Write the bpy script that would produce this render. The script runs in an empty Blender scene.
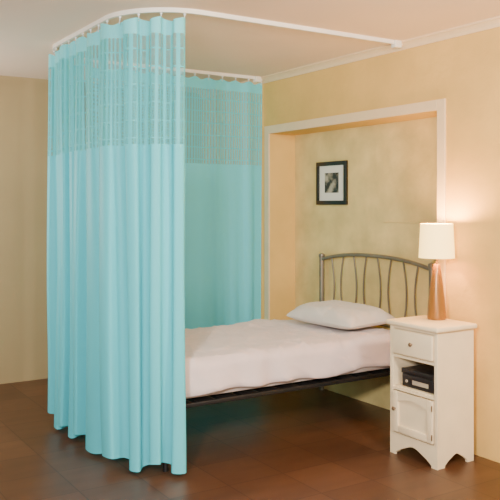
import bpy, bmesh, math, random
from mathutils import Vector, Matrix, noise
random.seed(4)
PI = math.pi
col = bpy.context.scene.collection

# ------------------------------------------------------------------ materials
def new_mat(name):
    m = bpy.data.materials.new(name); m.use_nodes = True
    nt = m.node_tree; b = nt.nodes['Principled BSDF']
    return m, nt, b
def mat(name, c, rough=.5, metal=0, var=.06, vscale=8, bump=0, bscale=60, spec=.5, sheen=0):
    m, nt, b = new_mat(name)
    N, L = nt.nodes, nt.links
    b.inputs['Roughness'].default_value = rough
    b.inputs['Metallic'].default_value = metal
    b.inputs['Specular IOR Level'].default_value = spec
    if sheen: b.inputs['Sheen Weight'].default_value = sheen
    tc = N.new('ShaderNodeTexCoord')
    n = N.new('ShaderNodeTexNoise'); n.inputs['Scale'].default_value = vscale; n.inputs['Detail'].default_value = 4
    L.new(tc.outputs['Object'], n.inputs['Vector'])
    r = N.new('ShaderNodeValToRGB')
    r.color_ramp.elements[0].position = .3; r.color_ramp.elements[1].position = .7
    r.color_ramp.elements[0].color = [*[x*(1-var) for x in c], 1]
    r.color_ramp.elements[1].color = [*[min(1, x*(1+var)) for x in c], 1]
    L.new(n.outputs['Fac'], r.inputs['Fac']); L.new(r.outputs['Color'], b.inputs['Base Color'])
    if bump:
        n2 = N.new('ShaderNodeTexNoise'); n2.inputs['Scale'].default_value = bscale; n2.inputs['Detail'].default_value = 5
        L.new(tc.outputs['Object'], n2.inputs['Vector'])
        bp = N.new('ShaderNodeBump'); bp.inputs['Strength'].default_value = bump; bp.inputs['Distance'].default_value = .01
        L.new(n2.outputs['Fac'], bp.inputs['Height']); L.new(bp.outputs['Normal'], b.inputs['Normal'])
    return m

M = {}
M['wall'] = mat('wall_paint', (.77, .49, .15), .85, var=.08, vscale=3, bump=.4, bscale=14, spec=.2)
M['niche'] = mat('niche_paint', (.74, .56, .23), .85, var=.14, vscale=5, bump=.9, bscale=9, spec=.2)
M['ceil'] = mat('ceiling_paint', (.86, .68, .53), .9, var=.02, vscale=2, spec=.2)
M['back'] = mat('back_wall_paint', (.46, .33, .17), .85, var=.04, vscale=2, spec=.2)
M['trim'] = mat('trim_paint', (.85, .63, .38), .5, var=.03)
M['white_metal'] = mat('rail_white_metal', (.88, .83, .74), .35)
M['hook'] = mat('hook_plastic', (.75, .78, .78), .4)
M['bronze'] = mat('bedstead_bronze', (.24, .20, .15), .38, metal=.45, var=.12)
M['black'] = mat('black_metal', (.010, .009, .009), .45)
M['sheet'] = mat('sheet_cotton', (.74, .61, .585), .9, var=.03, bump=.15, bscale=25, sheen=.2)
M['matt'] = mat('mattress_ticking', (.6, .5, .45), .9)
M['pillow'] = mat('pillow_cotton', (.68, .62, .56), .9, var=.02, bump=.25, bscale=12, sheen=.2)
M['cream'] = mat('cream_painted_wood', (.92, .74, .48), .45, var=.05, vscale=7, bump=.08, bscale=40)
M['knob'] = mat('bronze_knob', (.20, .12, .06), .35, metal=.4)
M['copper'] = mat('copper_lamp', (.30, .135, .030), .28, metal=.25, var=.05)
M['blackplastic'] = mat('black_box', (.015, .012, .012), .4)
M['paper'] = mat('paper_pages', (.45, .36, .26), .8)
M['frame'] = mat('picture_frame_black', (.012, .01, .008), .35)
M['mat'] = mat('picture_mount', (.82, .78, .68), .8, var=.01)

def floor_mat():
    m, nt, b = new_mat('floor_tiles'); N, L = nt.nodes, nt.links
    tc = N.new('ShaderNodeTexCoord')
    br = N.new('ShaderNodeTexBrick'); br.inputs['Scale'].default_value = 1
    br.offset = 0
    br.inputs['Brick Width'].default_value = .34; br.inputs['Row Height'].default_value = .34
    br.inputs['Mortar Size'].default_value = .0035; br.inputs['Mortar Smooth'].default_value = .2
    br.inputs['Color1'].default_value = (.130, .056, .027, 1); br.inputs['Color2'].default_value = (.088, .037, .018, 1)
    br.inputs['Mortar'].default_value = (.045, .019, .010, 1)
    L.new(tc.outputs['Object'], br.inputs['Vector'])
    mp2 = N.new('ShaderNodeMapping'); mp2.inputs['Scale'].default_value = (3, 12, 1)
    L.new(tc.outputs['Object'], mp2.inputs['Vector'])
    n = N.new('ShaderNodeTexNoise'); n.inputs['Scale'].default_value = 1; n.inputs['Detail'].default_value = 6
    L.new(mp2.outputs['Vector'], n.inputs['Vector'])
    mx = N.new('ShaderNodeMix'); mx.data_type = 'RGBA'; mx.blend_type = 'MULTIPLY'; mx.inputs[0].default_value = .5
    L.new(br.outputs['Color'], mx.inputs[6])
    cr = N.new('ShaderNodeValToRGB'); cr.color_ramp.elements[0].position = .3; cr.color_ramp.elements[1].position = .7
    cr.color_ramp.elements[0].color = (.5, .5, .5, 1)
    L.new(n.outputs['Fac'], cr.inputs['Fac']); L.new(cr.outputs['Color'], mx.inputs[7])
    L.new(mx.outputs[2], b.inputs['Base Color'])
    b.inputs['Roughness'].default_value = .36
    b.inputs['Specular IOR Level'].default_value = .38
    return m
M['floor'] = floor_mat()

def cloth_mat(name, c, trans=.25, net=None):
    m, nt, b = new_mat(name); N, L = nt.nodes, nt.links
    out = N['Material Output']
    b.inputs['Base Color'].default_value = (*c, 1); b.inputs['Roughness'].default_value = .5
    b.inputs['Specular IOR Level'].default_value = .3
    uv = N.new('ShaderNodeUVMap')
    w = N.new('ShaderNodeTexNoise'); w.inputs['Scale'].default_value = 90
    L.new(uv.outputs['UV'], w.inputs['Vector'])
    bp = N.new('ShaderNodeBump'); bp.inputs['Strength'].default_value = .12; bp.inputs['Distance'].default_value = .004
    L.new(w.outputs['Fac'], bp.inputs['Height']); L.new(bp.outputs['Normal'], b.inputs['Normal'])
    t = N.new('ShaderNodeBsdfTranslucent'); t.inputs['Color'].default_value = (*c, 1)
    mx = N.new('ShaderNodeMixShader'); mx.inputs[0].default_value = trans
    L.new(b.outputs[0], mx.inputs[1]); L.new(t.outputs[0], mx.inputs[2])
    if net is None:
        L.new(mx.outputs[0], out.inputs['Surface']); return m
    sep = N.new('ShaderNodeSeparateXYZ'); L.new(uv.outputs['UV'], sep.inputs[0])
    def op(o, a, bb=None):
        n = N.new('ShaderNodeMath'); n.operation = o
        for i, v in enumerate((a, bb)):
            if v is None: continue
            if isinstance(v, (int, float)): n.inputs[i].default_value = v
            else: L.new(v, n.inputs[i])
        return n.outputs[0]
    per, cw, rw = net
    fx = op('FRACT', op('MULTIPLY', sep.outputs['X'], 1/per))
    cord = op('LESS_THAN', fx, cw)                        # solid vertical cords
    fy = op('FRACT', op('MULTIPLY', sep.outputs['Y'], 1/.0062))
    rung = op('LESS_THAN', fy, rw)                        # fine ladder rungs between the cords
    fb = op('FRACT', op('MULTIPLY', sep.outputs['Y'], 1/.095))
    band = op('LESS_THAN', fb, .07)                       # wider cross bands
    solid = op('MAXIMUM', cord, op('MAXIMUM', rung, band))
    tr = N.new('ShaderNodeBsdfTransparent')
    m2 = N.new('ShaderNodeMixShader')
    L.new(solid, m2.inputs[0]); L.new(tr.outputs[0], m2.inputs[1]); L.new(mx.outputs[0], m2.inputs[2])
    L.new(m2.outputs[0], out.inputs['Surface'])
    return m
M['curtain'] = cloth_mat('turquoise_curtain_cloth', (.115, .63, .72), .13)
M['net'] = cloth_mat('turquoise_curtain_netting', (.14, .66, .74), .28, net=(.036, .46, .42))
M['header'] = cloth_mat('turquoise_header_tape', (.20, .73, .80), .15)
M['curtain_lit'] = cloth_mat('brightened_curtain_cloth', (.19, .82, .98), .35)  # same curtain cloth, light painted into the colour for the dim rear panel
M['net_lit'] = cloth_mat('brightened_curtain_netting', (.15, .74, .90), .35, net=(.036, .50, .50))  # same netting, its colour brightened to stand in for light on the rear

m, nt, b = new_mat('lamp_shade_cloth')
b.inputs['Base Color'].default_value = (.95, .74, .36, 1); b.inputs['Roughness'].default_value = .8
b.inputs['Emission Color'].default_value = (1, .62, .16, 1); b.inputs['Emission Strength'].default_value = 3.8
tcn = nt.nodes.new('ShaderNodeTexCoord'); nn = nt.nodes.new('ShaderNodeTexNoise'); nn.inputs['Scale'].default_value = 120
bpn = nt.nodes.new('ShaderNodeBump'); bpn.inputs['Strength'].default_value = .1
nt.links.new(tcn.outputs['Object'], nn.inputs['Vector']); nt.links.new(nn.outputs['Fac'], bpn.inputs['Height']); nt.links.new(bpn.outputs['Normal'], b.inputs['Normal'])
M['shade'] = m

m, nt, b = new_mat('picture_print')
tcn = nt.nodes.new('ShaderNodeTexCoord'); nn = nt.nodes.new('ShaderNodeTexNoise'); nn.inputs['Scale'].default_value = 14; nn.inputs['Detail'].default_value = 3
rr = nt.nodes.new('ShaderNodeValToRGB'); rr.color_ramp.elements[0].position = .42; rr.color_ramp.elements[1].position = .62
rr.color_ramp.elements[0].color = (.02, .015, .012, 1); rr.color_ramp.elements[1].color = (.45, .38, .28, 1)
nt.links.new(tcn.outputs['Object'], nn.inputs['Vector']); nt.links.new(nn.outputs['Fac'], rr.inputs['Fac']); nt.links.new(rr.outputs['Color'], b.inputs['Base Color'])
b.inputs['Roughness'].default_value = .3
M['print'] = m

# ------------------------------------------------------------------ mesh helpers
def box(bm, x0, x1, y0, y1, z0, z1, bev=0):
    vs = [bm.verts.new((x, y, z)) for z in (z0, z1) for y in (y0, y1) for x in (x0, x1)]
    F = [(0,2,3,1),(4,5,7,6),(0,1,5,4),(2,6,7,3),(0,4,6,2),(1,3,7,5)]
    fs = [bm.faces.new([vs[i] for i in f]) for f in F]
    if bev:
        es = list({e for f in fs for e in f.edges})
        bmesh.ops.bevel(bm, geom=es, offset=bev, segments=3, affect='EDGES', profile=.5)
def tube(bm, pts, r, n=12, caps=True):
    pts = [Vector(p) for p in pts]; rings = []
    up0 = None
    for i, p in enumerate(pts):
        t = (pts[min(i+1, len(pts)-1)] - pts[max(i-1, 0)]).normalized()
        if up0 is None:
            up0 = Vector((0, 0, 1)) if abs(t.z) < .9 else Vector((1, 0, 0))
        a = t.cross(up0).normalized(); bb = a.cross(t).normalized(); up0 = bb
        rr = r[i] if isinstance(r, (list, tuple)) else r
        rings.append([bm.verts.new(p + rr*(math.cos(2*PI*k/n)*a + math.sin(2*PI*k/n)*bb)) for k in range(n)])
    for A, B in zip(rings, rings[1:]):
        for k in range(n): bm.faces.new((A[k], A[(k+1) % n], B[(k+1) % n], B[k]))
    if caps:
        bm.faces.new(rings[0][::-1]); bm.faces.new(rings[-1])
def lathe(bm, prof, c=(0, 0, 0), n=40, axis='z', closed=False):
    rings = []
    for r, z in prof:
        ring = []
        for k in range(n):
            a = 2*PI*k/n; x, y = r*math.cos(a), r*math.sin(a)
            v = (x, y, z) if axis == 'z' else (-z, x, y)
            ring.append(bm.verts.new((v[0]+c[0], v[1]+c[1], v[2]+c[2])))
        rings.append(ring)
    pr = list(zip(rings, rings[1:]))
    if closed: pr.append((rings[-1], rings[0]))
    for A, B in pr:
        for k in range(n): bm.faces.new((A[k], A[(k+1) % n], B[(k+1) % n], B[k]))
    if not closed:
        if prof[0][0] > 1e-4: bm.faces.new(rings[0][::-1])
        if prof[-1][0] > 1e-4: bm.faces.new(rings[-1])
    bmesh.ops.remove_doubles(bm, verts=bm.verts, dist=1e-6)
def prism(bm, poly, a0, a1, axis='x'):
    """extrude a 2-D outline (p,q): axis x -> (x,p,q); axis y -> (p,y,q)"""
    f = (lambda a, p, q: (a, p, q)) if axis == 'x' else (lambda a, p, q: (p, a, q))
    A = [bm.verts.new(f(a0, *p)) for p in poly]; B = [bm.verts.new(f(a1, *p)) for p in poly]
    n = len(poly)
    bm.faces.new(A); bm.faces.new(B[::-1])
    for i in range(n): bm.faces.new((A[i], B[i], B[(i+1) % n], A[(i+1) % n]))
def obj(name, bm, m, parent=None, smooth=True):
    bmesh.ops.recalc_face_normals(bm, faces=bm.faces)
    me = bpy.data.meshes.new(name); bm.to_mesh(me); bm.free()
    me.materials.append(m)
    o = bpy.data.objects.new(name, me); col.objects.link(o)
    if smooth:
        for p in me.polygons: p.use_smooth = True
        me.set_sharp_from_angle(angle=math.radians(38))
    if parent: o.parent = parent
    return o
def thing(name, label, cat, loc=(0, 0, 0), rz=0, group=None):
    o = bpy.data.objects.new(name, None); col.objects.link(o)
    o.empty_display_size = .1
    o.location = loc; o.rotation_euler = (0, 0, rz); o['label'] = label; o['category'] = cat
    if group: o['group'] = group
    return o
def tag(o, label, cat, group=None):
    o['label'] = label; o['category'] = cat
    if group: o['group'] = group
    return o
def struct(name, bm, m, smooth=False):
    o = obj(name, bm, m, None, smooth); o['kind'] = 'structure'; return o
B = bmesh.new

# ------------------------------------------------------------------ room.  +x = towards the head wall, +y = along it
W, NB, H = 3.50, 3.75, 2.50           # head wall, niche back, ceiling
Y0, Y1, NT = 3.34, 5.18, 2.03         # niche opening
XL, YF, YB = -2.2, -1.6, 6.32         # room extents
bm = B(); box(bm, XL, 3.95, YF, YB+.12, -.1, 0); struct('floor', bm, M['floor'])
bm = B(); box(bm, XL, 3.95, YF, YB+.12, H, H+.1); struct('ceiling', bm, M['ceil'])
bm = B()
box(bm, W, NB, YF, Y0, 0, H); box(bm, W, NB, Y1, YB, 0, H); box(bm, W, NB, Y0, Y1, NT, H)
struct('wall_right', bm, M['wall'])
bm = B(); box(bm, NB, NB+.1, YF, YB, 0, H); struct('wall_niche', bm, M['niche'])
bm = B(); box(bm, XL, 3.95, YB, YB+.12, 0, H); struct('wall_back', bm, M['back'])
# niche trim
bm = B(); t, p = .065, .014
box(bm, W-p, W, Y0-t, Y0, 0, NT+t, .003); box(bm, W-p, W, Y1, Y1+t, 0, NT+t, .003); box(bm, W-p, W, Y0, Y1, NT, NT+t, .003)
struct('trim_1', bm, M['trim'])
# cornice
bm = B()
prism(bm, [(W-.045, H), (W, H), (W, H-.05), (W-.012, H-.05), (W-.018, H-.03), (W-.035, H-.014), (W-.045, H-.012)], YF, YB, 'y')
struct('trim_2', bm, M['trim'])
# thin moulding on the niche wall behind the lamp
bm = B(); box(bm, NB-.008, NB, Y0+.002, 4.10, 1.327, 1.339, .002)
struct('trim_3', bm, M['niche'])

# ------------------------------------------------------------------ ceiling rail
FX, NYR, FYR, R = 1.62, 3.63, 5.26, .40
SEG = [('l', Vector((W-.02, FYR)), Vector((FX+R, FYR))),
       ('a', Vector((FX+R, FYR-R)), PI/2, PI),
       ('l', Vector((FX, FYR-R)), Vector((FX, NYR+R))),
       ('a', Vector((FX+R, NYR+R)), PI, 1.5*PI),
       ('l', Vector((FX+R, NYR)), Vector((W-.02, NYR)))]
def slen(s): return (s[2]-s[1]).length if s[0] == 'l' else R*(s[3]-s[2])
TOT = sum(slen(s) for s in SEG)
def path(s):
    """point and normal at arc length s, from the far wall end"""
    for i, g in enumerate(SEG):
        L = slen(g)
        if s <= L or i == len(SEG)-1:
            if g[0] == 'l':
                d = (g[2]-g[1]).normalized(); return g[1]+d*s, Vector((d.y, -d.x))
            a = g[2] + s/R
            n = Vector((math.cos(a), math.sin(a))); return g[1]+R*n, n
        s -= L
rail = thing('curtain_rail', 'white curved curtain rail fixed under the ceiling around the bed', 'curtain rail', (FX, (NYR+FYR)/2, H))
def local(par, bm_):
    inv = Matrix.Translation(-Vector(par.location))
    bmesh.ops.transform(bm_, matrix=inv, verts=bm_.verts); return bm_
bm = B(); rings = []
NS = 160
for i in range(NS+1):
    q, n = path(TOT*i/NS)
    sec = [(-.009, -.024), (.009, -.024), (.009, 0), (-.009, 0)]
    rings.append([bm.verts.new((q.x+n.x*a, q.y+n.y*a, H+z)) for a, z in sec])
for A, Bq in zip(rings, rings[1:]):
    for k in range(4): bm.faces.new((A[k], A[(k+1) % 4], Bq[(k+1) % 4], Bq[k]))
bm.faces.new(rings[0]); bm.faces.new(rings[-1][::-1])
obj('track', local(rail, bm), M['white_metal'], rail)
for yy in (NYR, FYR):
    bm = B(); box(bm, W-.10, W-.046, yy-.022, yy+.022, H-.045, H-.0, .004)
    obj('wall_bracket', local(rail, bm), M['white_metal'], rail)

# ------------------------------------------------------------------ curtains
ZT, ZH, ZN, ZB = 2.452, 2.362, 1.775, .050
def make_curtain(label, s0, s1, P, amp_t, amp_b, seed, bulge=0, ds=.006, mats=('curtain', 'net', 'header'), irr=1.0):
    q0, _ = path((s0+s1)/2)
    root = thing('bed_curtain', label, 'curtain', (q0.x, q0.y, 0), 0)
    n = int((s1-s0)/ds)
    K = int((s1-s0)/.125)
    def pos(s, z):
        q, nn = path(s)
        k = (ZT-z)/(ZT-ZB)
        ph = 2*PI*s/P + 1.6*math.sin(s*3.1+seed) + 1.4*math.sin(s*7.3+2*seed) + .3*math.sin(s*13+seed)
        ph += 1.2*k*math.sin(s*5+seed*3)
        A = amp_t + (amp_b-amp_t)*k**.7
        A *= max(.35, 1.0+1.3*irr*noise.noise(Vector((s*5.5+seed*7, k*1.3, 0))))
        d = A*(math.sin(ph)+.10*math.sin(2*ph+.8+k))
        d += .32*A*math.sin(ph*.5+seed)*(.3+.7*k)
        d = .080*math.tanh(d/.080)
        d += bulge*k
        tang = Vector((-nn.y, nn.x))
        sh = -.30*A*math.sin(2*ph) + .016*k*math.sin(9*s+seed)      # rounded, slightly overhanging pleats
        p = q + nn*d + tang*sh
        w = max(0, 1-(z-ZB)/.25)
        zz = z + .028*math.sin(ph*.5+seed)*w
        if z > ZH:   # the top edge sags a little between hooks
            f = K*(s-s0-.01)/(s1-s0-.02)
            zz -= .018*math.sin(PI*f)**2*(z-ZH)/(ZT-ZH)
        return (p.x-q0.x, p.y-q0.y, max(.012, zz))
    def strip(name, z0, z1, rows, m):
        bm = B(); uvl = bm.loops.layers.uv.new('UVMap')
        g = [[bm.verts.new(pos(s0+(s1-s0)*i/n, z0+(z1-z0)*j/rows)) for i in range(n+1)] for j in range(rows+1)]
        for j in range(rows):
            for i in range(n):
                f = bm.faces.new((g[j][i], g[j][i+1], g[j+1][i+1], g[j+1][i]))
                for lp, (a, c) in zip(f.loops, ((i, j), (i+1, j), (i+1, j+1), (i, j+1))):
                    lp[uvl].uv = ((s0+(s1-s0)*a/n)*1.6, z0+(z1-z0)*c/rows)
        me = bpy.data.meshes.new(name); bm.to_mesh(me); bm.free(); me.materials.append(m)
        for p in me.polygons: p.use_smooth = True
        o = bpy.data.objects.new(name, me); col.objects.link(o); o.parent = root
        return o
    strip('cloth_panel', ZB, ZN, 44, M[mats[0]])
    strip('netting', ZN, ZH, 14, M[mats[1]])
    strip('header_band', ZH, ZT, 4, M[mats[2]])
    bm = B()
    tube(bm, [(0, 0, -.016), (0, .006, -.018), (0, .007, -.006), (0, 0, 0), (0, 0, .0225)], .0028, 8)
    lathe(bm, [(.0, .0115), (.007, .012), (.007, .021), (0, .0215)], n=12)
    proto = obj('hook', bm, M['hook'], root)
    for i in range(K+1):
        s = s0+.01+(s1-s0-.02)*i/K
        o = proto if i == 0 else proto.copy()
        if i: col.objects.link(o); o.parent = root
        q, nn = path(s)
        o.location = (q.x-q0.x, q.y-q0.y, ZT+.001)
    return root
L0 = slen(SEG[0]); L1 = L0+slen(SEG[1]); L2 = L1+slen(SEG[2]); L3 = L2+slen(SEG[3])
make_curtain('flat hanging turquoise curtain along the far side of the bed, reaching the wall', .002, L0+.05, .17, .009, .014, 2.0, mats=('curtain_lit', 'net_lit', 'curtain_lit'), irr=.7)
make_curtain('deeply pleated turquoise curtain with netting top wrapped around the foot of the bed', L0+.09, L3-.10, .160, .030, .052, .6, bulge=-.012, ds=.004)

# ------------------------------------------------------------------ bed
BX0, BX1, BY0, BY1 = 1.83, 3.70, 3.74, 4.76
bed = thing('bed', 'single metal bed with arched bronze headboard and black base frame', 'bed', ((BX0+BX1)/2, (BY0+BY1)/2, 0))
cx, cy = (BX0+BX1)/2, (BY0+BY1)/2
hx = 3.712
hy0, hy1 = 3.60, BY1+.01
def arch_z(u): return 1.025+.060*(max(0, 1-abs(u)**2.4))
bm = B(); N_ = 28
arch = [(hx, hy0+(hy1-hy0)*i/N_, arch_z(2*i/N_-1)) for i in range(N_+1)]
tube(bm, arch, .0140, 12); obj('headboard_arch', local(bed, bm), M['bronze'], bed)
for y in (hy0, hy1):
    bm = B(); tube(bm, [(hx, y, .0), (hx, y, .02), (hx, y, 1.045)], [.021, .020, .020], 14)
    lathe(bm, [(0, 1.040), (.023, 1.041), (.026, 1.052), (.023, 1.066), (0, 1.074)], (hx, y, 0), 16)
    obj('headboard_post', local(bed, bm), M['bronze'], bed)
for i in range(1, 9):                       # spindles bow towards and away from each other in pairs
    u = 2*i/9-1; y = (hy0+hy1)/2+u*(hy1-hy0)/2
    zt = arch_z(u)
    sg = 1 if i % 2 else -1
    pts = []
    for k in range(15):
        f = k/14
        yy = y + .034*math.sin(PI*f)*sg - .008*sg
        pts.append((hx, yy, .60+(zt-.60)*f))
    bm = B(); tube(bm, pts, .0064, 8); obj('spindle', local(bed, bm), M['bronze'], bed)
bm = B(); tube(bm, [(hx, hy0, .60), (hx, hy1, .60)], .009, 10)
obj('headboard_crossbar', local(bed, bm), M['bronze'], bed)
bm = B(); tube(bm, [(hx, hy0, .335), (hx, hy1, .335)], .010, 10)
obj('headboard_crossbar', local(bed, bm), M['black'], bed)
for y in (BY0+.03, BY1-.03):
    bm = B(); box(bm, BX0+.01, hx-.01, y-.010, y+.010, .326, .350, .003)
    obj('side_rail', local(bed, bm), M['black'], bed)
bm = B(); box(bm, BX0+.01, BX0+.04, BY0+.042, BY1-.042, .326, .350, .003); obj('foot_rail', local(bed, bm), M['black'], bed)
bm = B()
for i in range(12):
    x = BX0+.08+i*.150; box(bm, x, x+.11, BY0+.042, BY1-.042, .334, .349)
obj('slat_base', local(bed, bm), M['black'], bed)
for y in (BY0+.03, BY1-.03):
    bm = B(); tube(bm, [(BX0+.03, y, 0), (BX0+.03, y, .328)], .016, 12); obj('leg', local(bed, bm), M['black'], bed)

def rbox(cxx, cyy, z0, z1, lx, ly, r, nx, ny, nz, fn=None, bottom=True):
    bm = B()
    bmesh.ops.create_cube(bm, size=1)
    for e_axis, cuts in ((0, nx), (1, ny), (2, nz)):
        es = [e for e in bm.edges if abs((e.verts[0].co-e.verts[1].co).normalized()[e_axis]) > .99]
        bmesh.ops.subdivide_edges(bm, edges=es, cuts=cuts, use_grid_fill=True)
    h = (z1-z0)
    for v in bm.verts:
        p = Vector((v.co.x*lx, v.co.y*ly, v.co.z*h))
        q = Vector((max(-lx/2+r, min(lx/2-r, p.x)), max(-ly/2+r, min(ly/2-r, p.y)), max(-h/2+r, min(h/2-r, p.z))))
        d = p-q
        if d.length > 1e-6: p = q+d.normalized()*min(r, max(abs(d.x), abs(d.y), abs(d.z)))
        v.co = p+Vector((cxx, cyy, (z0+z1)/2))
    if not bottom:
        bm.normal_update()
        bmesh.ops.delete(bm, geom=[f for f in bm.faces if f.normal.z < -.5 and f.calc_center_median().z < z0+h*.1], context='FACES')
    if fn:
        for v in bm.verts: v.co = fn(v.co.copy())
    return bm
mt = thing('mattress', 'mattress on the bed base, covered by a pale pink sheet', 'mattress', (cx, cy, .355))
bm = rbox(cx-.005, cy, .355, .550, 1.78, .94, .05, 16, 10, 4)
obj('mattress_core', local(mt, bm), M['matt'], mt)
def ridge(x, y, ang, f, seed):
    c, s = math.cos(ang), math.sin(ang)
    a, b_ = x*c+y*s, -x*s+y*c
    v = noise.noise(Vector((a*f, b_*f*.25, seed)))
    return max(0, 1-abs(v)*4)**2
def sheetfn(p):
    x, y = p.x, p.y
    d = noise.noise(Vector((x*3.1, y*4.2, 1)))*.012
    d += .008*ridge(x, y, .5, 5, 1.3)+.007*ridge(x, y, -.7, 7, 4.1)+.006*ridge(x, y, 1.3, 9, 8.2)+.004*ridge(x, y, .1, 12, 5.5)
    k = max(0, min(1, (.59-p.z)/.2))
    fl = .012*k*math.sin(x*19+2*math.sin(x*5)) + .014*k + .020*noise.noise(Vector((x*6, p.z*6, 2)))*k
    fl += .009*k*ridge(x, p.z, .9, 7, 3)
    sy = 1 if y > cy else -1
    if abs(y-cy) > .45: p.y += sy*max(-.004, fl)*.8
    if p.z > .5: p.z += d-.010
    elif k > .8: p.z += .014*math.sin(x*9)*math.sin(x*3.3+1)*k
    return p
bm = rbox(cx-.005, cy, .370, .600, 1.825, .995, .060, 170, 96, 18, sheetfn, bottom=False)
sh = obj('sheet', local(mt, bm), M['sheet'], mt); sh['label'] = 'pale pink cotton sheet'
sm = sh.modifiers.new('Solidify', 'SOLIDIFY'); sm.thickness = .004; sm.offset = -1
def pillow(lx, ly, t):
    bm = B(); n = 44
    def P(a, b, s):
        ox = lx/2*a*(1-.07*(1-b*b)*abs(a)**3*1.0); oy = ly/2*b*(1-.08*(1-a*a)*abs(b)**3)
        h = t/2*((1-a**4)*(1-b**4))**.55
        w = (noise.noise(Vector((a*2.3, b*2.0, s)))*.012-.007*ridge(a*.4, b*.4, .9, 6, 2)-.006*ridge(a*.4, b*.4, -.5, 7, 5))*min(1, h*30)
        return Vector((ox, oy, s*h*(1.35 if s > 0 else .6)+(w if s > 0 else 0)))
    for s in (1, -1):
        g = [[bm.verts.new(P(2*i/n-1, 2*j/n-1, s)) for i in range(n+1)] for j in range(n+1)]
        for j in range(n):
            for i in range(n): bm.faces.new((g[j][i], g[j][i+1], g[j+1][i+1], g[j+1][i]))
    bmesh.ops.remove_doubles(bm, verts=bm.verts, dist=1e-5)
    return bm
pl = obj('pillow', pillow(.44, .68, .15), M['pillow'])
pl.location = (3.41, 4.175, .664); pl.rotation_euler = (0, -.03, .06)
tag(pl, 'white cotton pillow lying on the bed below the headboard', 'pillow')

# ------------------------------------------------------------------ nightstand
NX0, NX1, NYA, NYB, NH = 3.13, 3.41, 2.985, 3.352, .780
ns = thing('nightstand', 'small cream painted nightstand with drawer, open shelf and cupboard door', 'nightstand', ((NX0+NX1)/2, (NYA+NYB)/2, 0))
t = .018
def apron(w0, w1, ztop, foot, hgt):
    pts = [(w0, ztop), (w0, 0), (w0+foot, 0)]
    n = 16
    a0, a1 = w0+foot, w1-foot
    for i in range(n+1):
        f = i/n
        s = min(1, math.sin(PI*f)**.55) if 0 < f < 1 else 0
        z = hgt*(s*.8+.2*math.sin(PI*f)**6) if 0 < f < 1 else 0
        pts.append((a0+(a1-a0)*f, max(.012, z) if 0 < f < 1 else .012))
    pts += [(w1-foot, 0), (w1, 0), (w1, ztop)]
    return pts
for y in (NYA, NYB-t):                                       # side panels, arched between the feet
    bm = B(); prism(bm, apron(NX0+.0, NX1, .750, .05, .065), y, y+t, 'y')
    obj('side_panel', local(ns, bm), M['cream'], ns, smooth=False)
bm = B(); prism(bm, apron(NYA-.003, NYB+.003, .125, .045, .075), NX0-.012, NX0-.0005, 'x')
obj('apron', local(ns, bm), M['cream'], ns, smooth=False)
bm = B()
box(bm, NX1-.01, NX1, NYA+t, NYB-t, .1, .750)
for z in (.115, .385, .575): box(bm, NX0, NX1-.01, NYA+t, NYB-t, z, z+.015)
obj('shelf_frame', local(ns, bm), M['cream'], ns, smooth=False)
bm = B()
for y in (NYA-.003, NYB-.021): box(bm, NX0-.012, NX0-.0005, y, y+.024, .125, .750, .001)
for z in (.377, .567, .7355): box(bm, NX0-.011, NX0-.0005, NYA+.021, NYB-.021, z, z+.0145)
obj('face_frame', local(ns, bm), M['cream'], ns)
bm = B(); box(bm, NX0-.037, NX1+.010, NYA-.024, NYB+.020, .7505, NH, .011)
obj('tabletop', local(ns, bm), M['cream'], ns)
bm = B(); box(bm, NX0-.009, NX1-.02, NYA+t+.003, NYB-t-.003, .594, .732)
box(bm, NX0-.022, NX0-.009, NYA+.028, NYB-.028, .589, .730, .006)
dr = obj('drawer', local(ns, bm), M['cream'], ns)
ym = (NYA+NYB)/2
KN = [(0, 0), (.005, 0), (.005, .006), (.010, .010), (.012, .016), (.008, .021), (0, .023)]
bm = B(); lathe(bm, KN, (NX0-.022, ym, .66), 18, axis='x'); k = obj('knob', local(ns, bm), M['knob'], dr); k['label'] = 'dark round knob'
bm = B()
y0, y1, z0, z1 = NYA+.027, NYB-.027, .134, .370
fr = .042
box(bm, NX0-.022, NX0-.003, y0, y0+fr, z0, z1, .004); box(bm, NX0-.022, NX0-.003, y1-fr, y1, z0, z1, .004)
box(bm, NX0-.0215, NX0-.003, y0+fr-.003, y1-fr+.003, z0, z0+fr, .004)
pts = [(y0+fr, z1), (y1-fr, z1)]
for i in range(17):
    f = i/16; yy = y1-fr-(y1-y0-2*fr)*f; pts.append((yy, z1-fr-.014+.022*math.sin(PI*f)))
prism(bm, pts, NX0-.0215, NX0-.003, 'x')
box(bm, NX0-.010, NX0-.004, y0+fr-.004, y1-fr+.004, z0+fr-.004, z1-.02)
dd = obj('door', local(ns, bm), M['cream'], ns)
bm = B(); lathe(bm, KN, (NX0-.022, y1-.022, .27), 18, axis='x'); k = obj('knob', local(ns, bm), M['knob'], dd); k['label'] = 'dark round knob'
for zz in (.17, .33):
    bm = B(); tube(bm, [(NX0-.024, y0+.001, zz-.016), (NX0-.024, y0+.001, zz+.016)], .0035, 10); obj('hinge', local(ns, bm), M['knob'], dd)
# box on the open shelf
zs = .4005
r = thing('storage_box', 'small dark lidded box on the open shelf of the nightstand', 'box', (3.215, 3.160, zs))
bm = B(); box(bm, -.07, .12, -.120, .125, 0, .075, .005); obj('body', bm, M['blackplastic'], r)
bm = B(); box(bm, -.074, .124, -.124, .129, .0755, .105, .005); obj('lid', bm, M['blackplastic'], r)
bm = B(); box(bm, -.0715, -.0703, -.085, .04, .022, .046); obj('front_strip', bm, M['paper'], r)
bm = B(); lathe(bm, [(0, 0), (.009, 0), (.009, .004), (0, .005)], (-.0703, .085, .034), 16, axis='x'); obj('button', bm, M['paper'], r)

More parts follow.
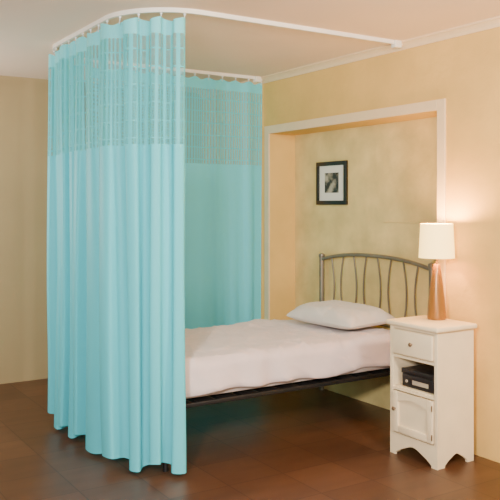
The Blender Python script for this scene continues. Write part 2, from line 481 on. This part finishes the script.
# ------------------------------------------------------------------ lamp
lx, ly = 3.345, 3.205
lp = thing('table_lamp', 'copper cone table lamp with a glowing cream shade on the nightstand', 'lamp', (lx, ly, NH+.0005))
bm = B(); lathe(bm, [(0, 0), (.050, 0), (.054, .005), (.055, .014), (.052, .06), (.046, .13), (.0375, .20), (.029, .26), (.0215, .315), (.014, .325), (0, .327)], n=48)
obj('base', bm, M['copper'], lp)
bm = B(); lathe(bm, [(0, .3275), (.007, .3275), (.007, .37), (.016, .372), (.016, .42), (0, .42)], n=20)
obj('lamp_stem', bm, M['knob'], lp)
bm = B(); lathe(bm, [(.104, .360), (.094, .560), (.0925, .560), (.1025, .360)], n=48, closed=True)
obj('shade', bm, M['shade'], lp)
bm = B(); lathe(bm, [(0, .4205), (.02, .43), (.028, .46), (.02, .49), (0, .50)], n=20)
bulb = obj('bulb', bm, M['shade'], lp)

# ------------------------------------------------------------------ picture
pc = thing('picture_frame', 'small black framed monochrome picture on the niche wall above the bed', 'picture', (NB-.0005, 4.68, 1.62))
w, h = .185, .168
bm = B(); 
for (a, bq, c, d) in ((-w, w, h-.032, h), (-w, w, -h, -h+.032), (-w, -w+.032, -h+.032, h-.032), (w-.032, w, -h+.032, h-.032)):
    box(bm, -.022, -.001, a, bq, c, d, .002)
obj('frame', bm, M['frame'], pc)
bm = B(); box(bm, -.010, -.002, -w+.03, w-.03, -h+.03, h-.03); obj('mount', bm, M['mat'], pc)
bm = B(); box(bm, -.0115, -.0102, -.085, .085, -.075, .08); obj('print', bm, M['print'], pc)

# ------------------------------------------------------------------ lights
def area(name, loc, target, size, power, color):
    l = bpy.data.lights.new(name, 'AREA'); l.shape = 'SQUARE'; l.size = size; l.energy = power; l.color = color
    o = bpy.data.objects.new(name, l); col.objects.link(o); o.location = loc
    o.rotation_euler = (Vector(target)-Vector(loc)).to_track_quat('-Z', 'Y').to_euler()
    return o
area('key_light', (-.5, .5, 2.0), (2.2, 4.4, 1.2), .35, 175, (1, .98, .95))  # added key light out of frame, grazes the folds; no window modelled
area('fill_light', (2.3, .8, 2.2), (2.7, 5.1, 1.5), .35, 70, (1, .94, .84))  # added fill out of frame, lifts the niche and rear curtain
area('ceiling_fill', (1.2, .2, .5), (2.2, 3.0, 2.5), 1.0, 34, (1, .88, .74))  # added fill behind the camera, brightens the ceiling
area('curtain_backlight', (.1, 5.85, 1.6), (2.6, 5.35, 1.5), .8, 42, (1, .98, .95))  # added backlight out of frame, brightens the rear curtain through the cloth
pt = bpy.data.lights.new('lamp_bulb_light', 'POINT'); pt.energy = 34; pt.color = (1, .56, .19); pt.shadow_soft_size = .03
o = bpy.data.objects.new('lamp_bulb_light', pt); col.objects.link(o); o.location = (lx, ly, NH+.53)
wd = bpy.data.worlds.new('World'); bpy.context.scene.world = wd; wd.use_nodes = True
wd.node_tree.nodes['Background'].inputs[0].default_value = (1, .86, .70, 1)
wd.node_tree.nodes['Background'].inputs[1].default_value = .04

# ------------------------------------------------------------------ camera
cam = bpy.data.cameras.new('Camera'); co = bpy.data.objects.new('Camera', cam); col.objects.link(co)
cam.lens = 767/500*36; cam.sensor_width = 36; cam.shift_y = -45/500
co.location = (0, 0, 1.45); co.rotation_euler = (PI/2, 0, -math.atan2(.538, .843))
bpy.context.scene.camera = co
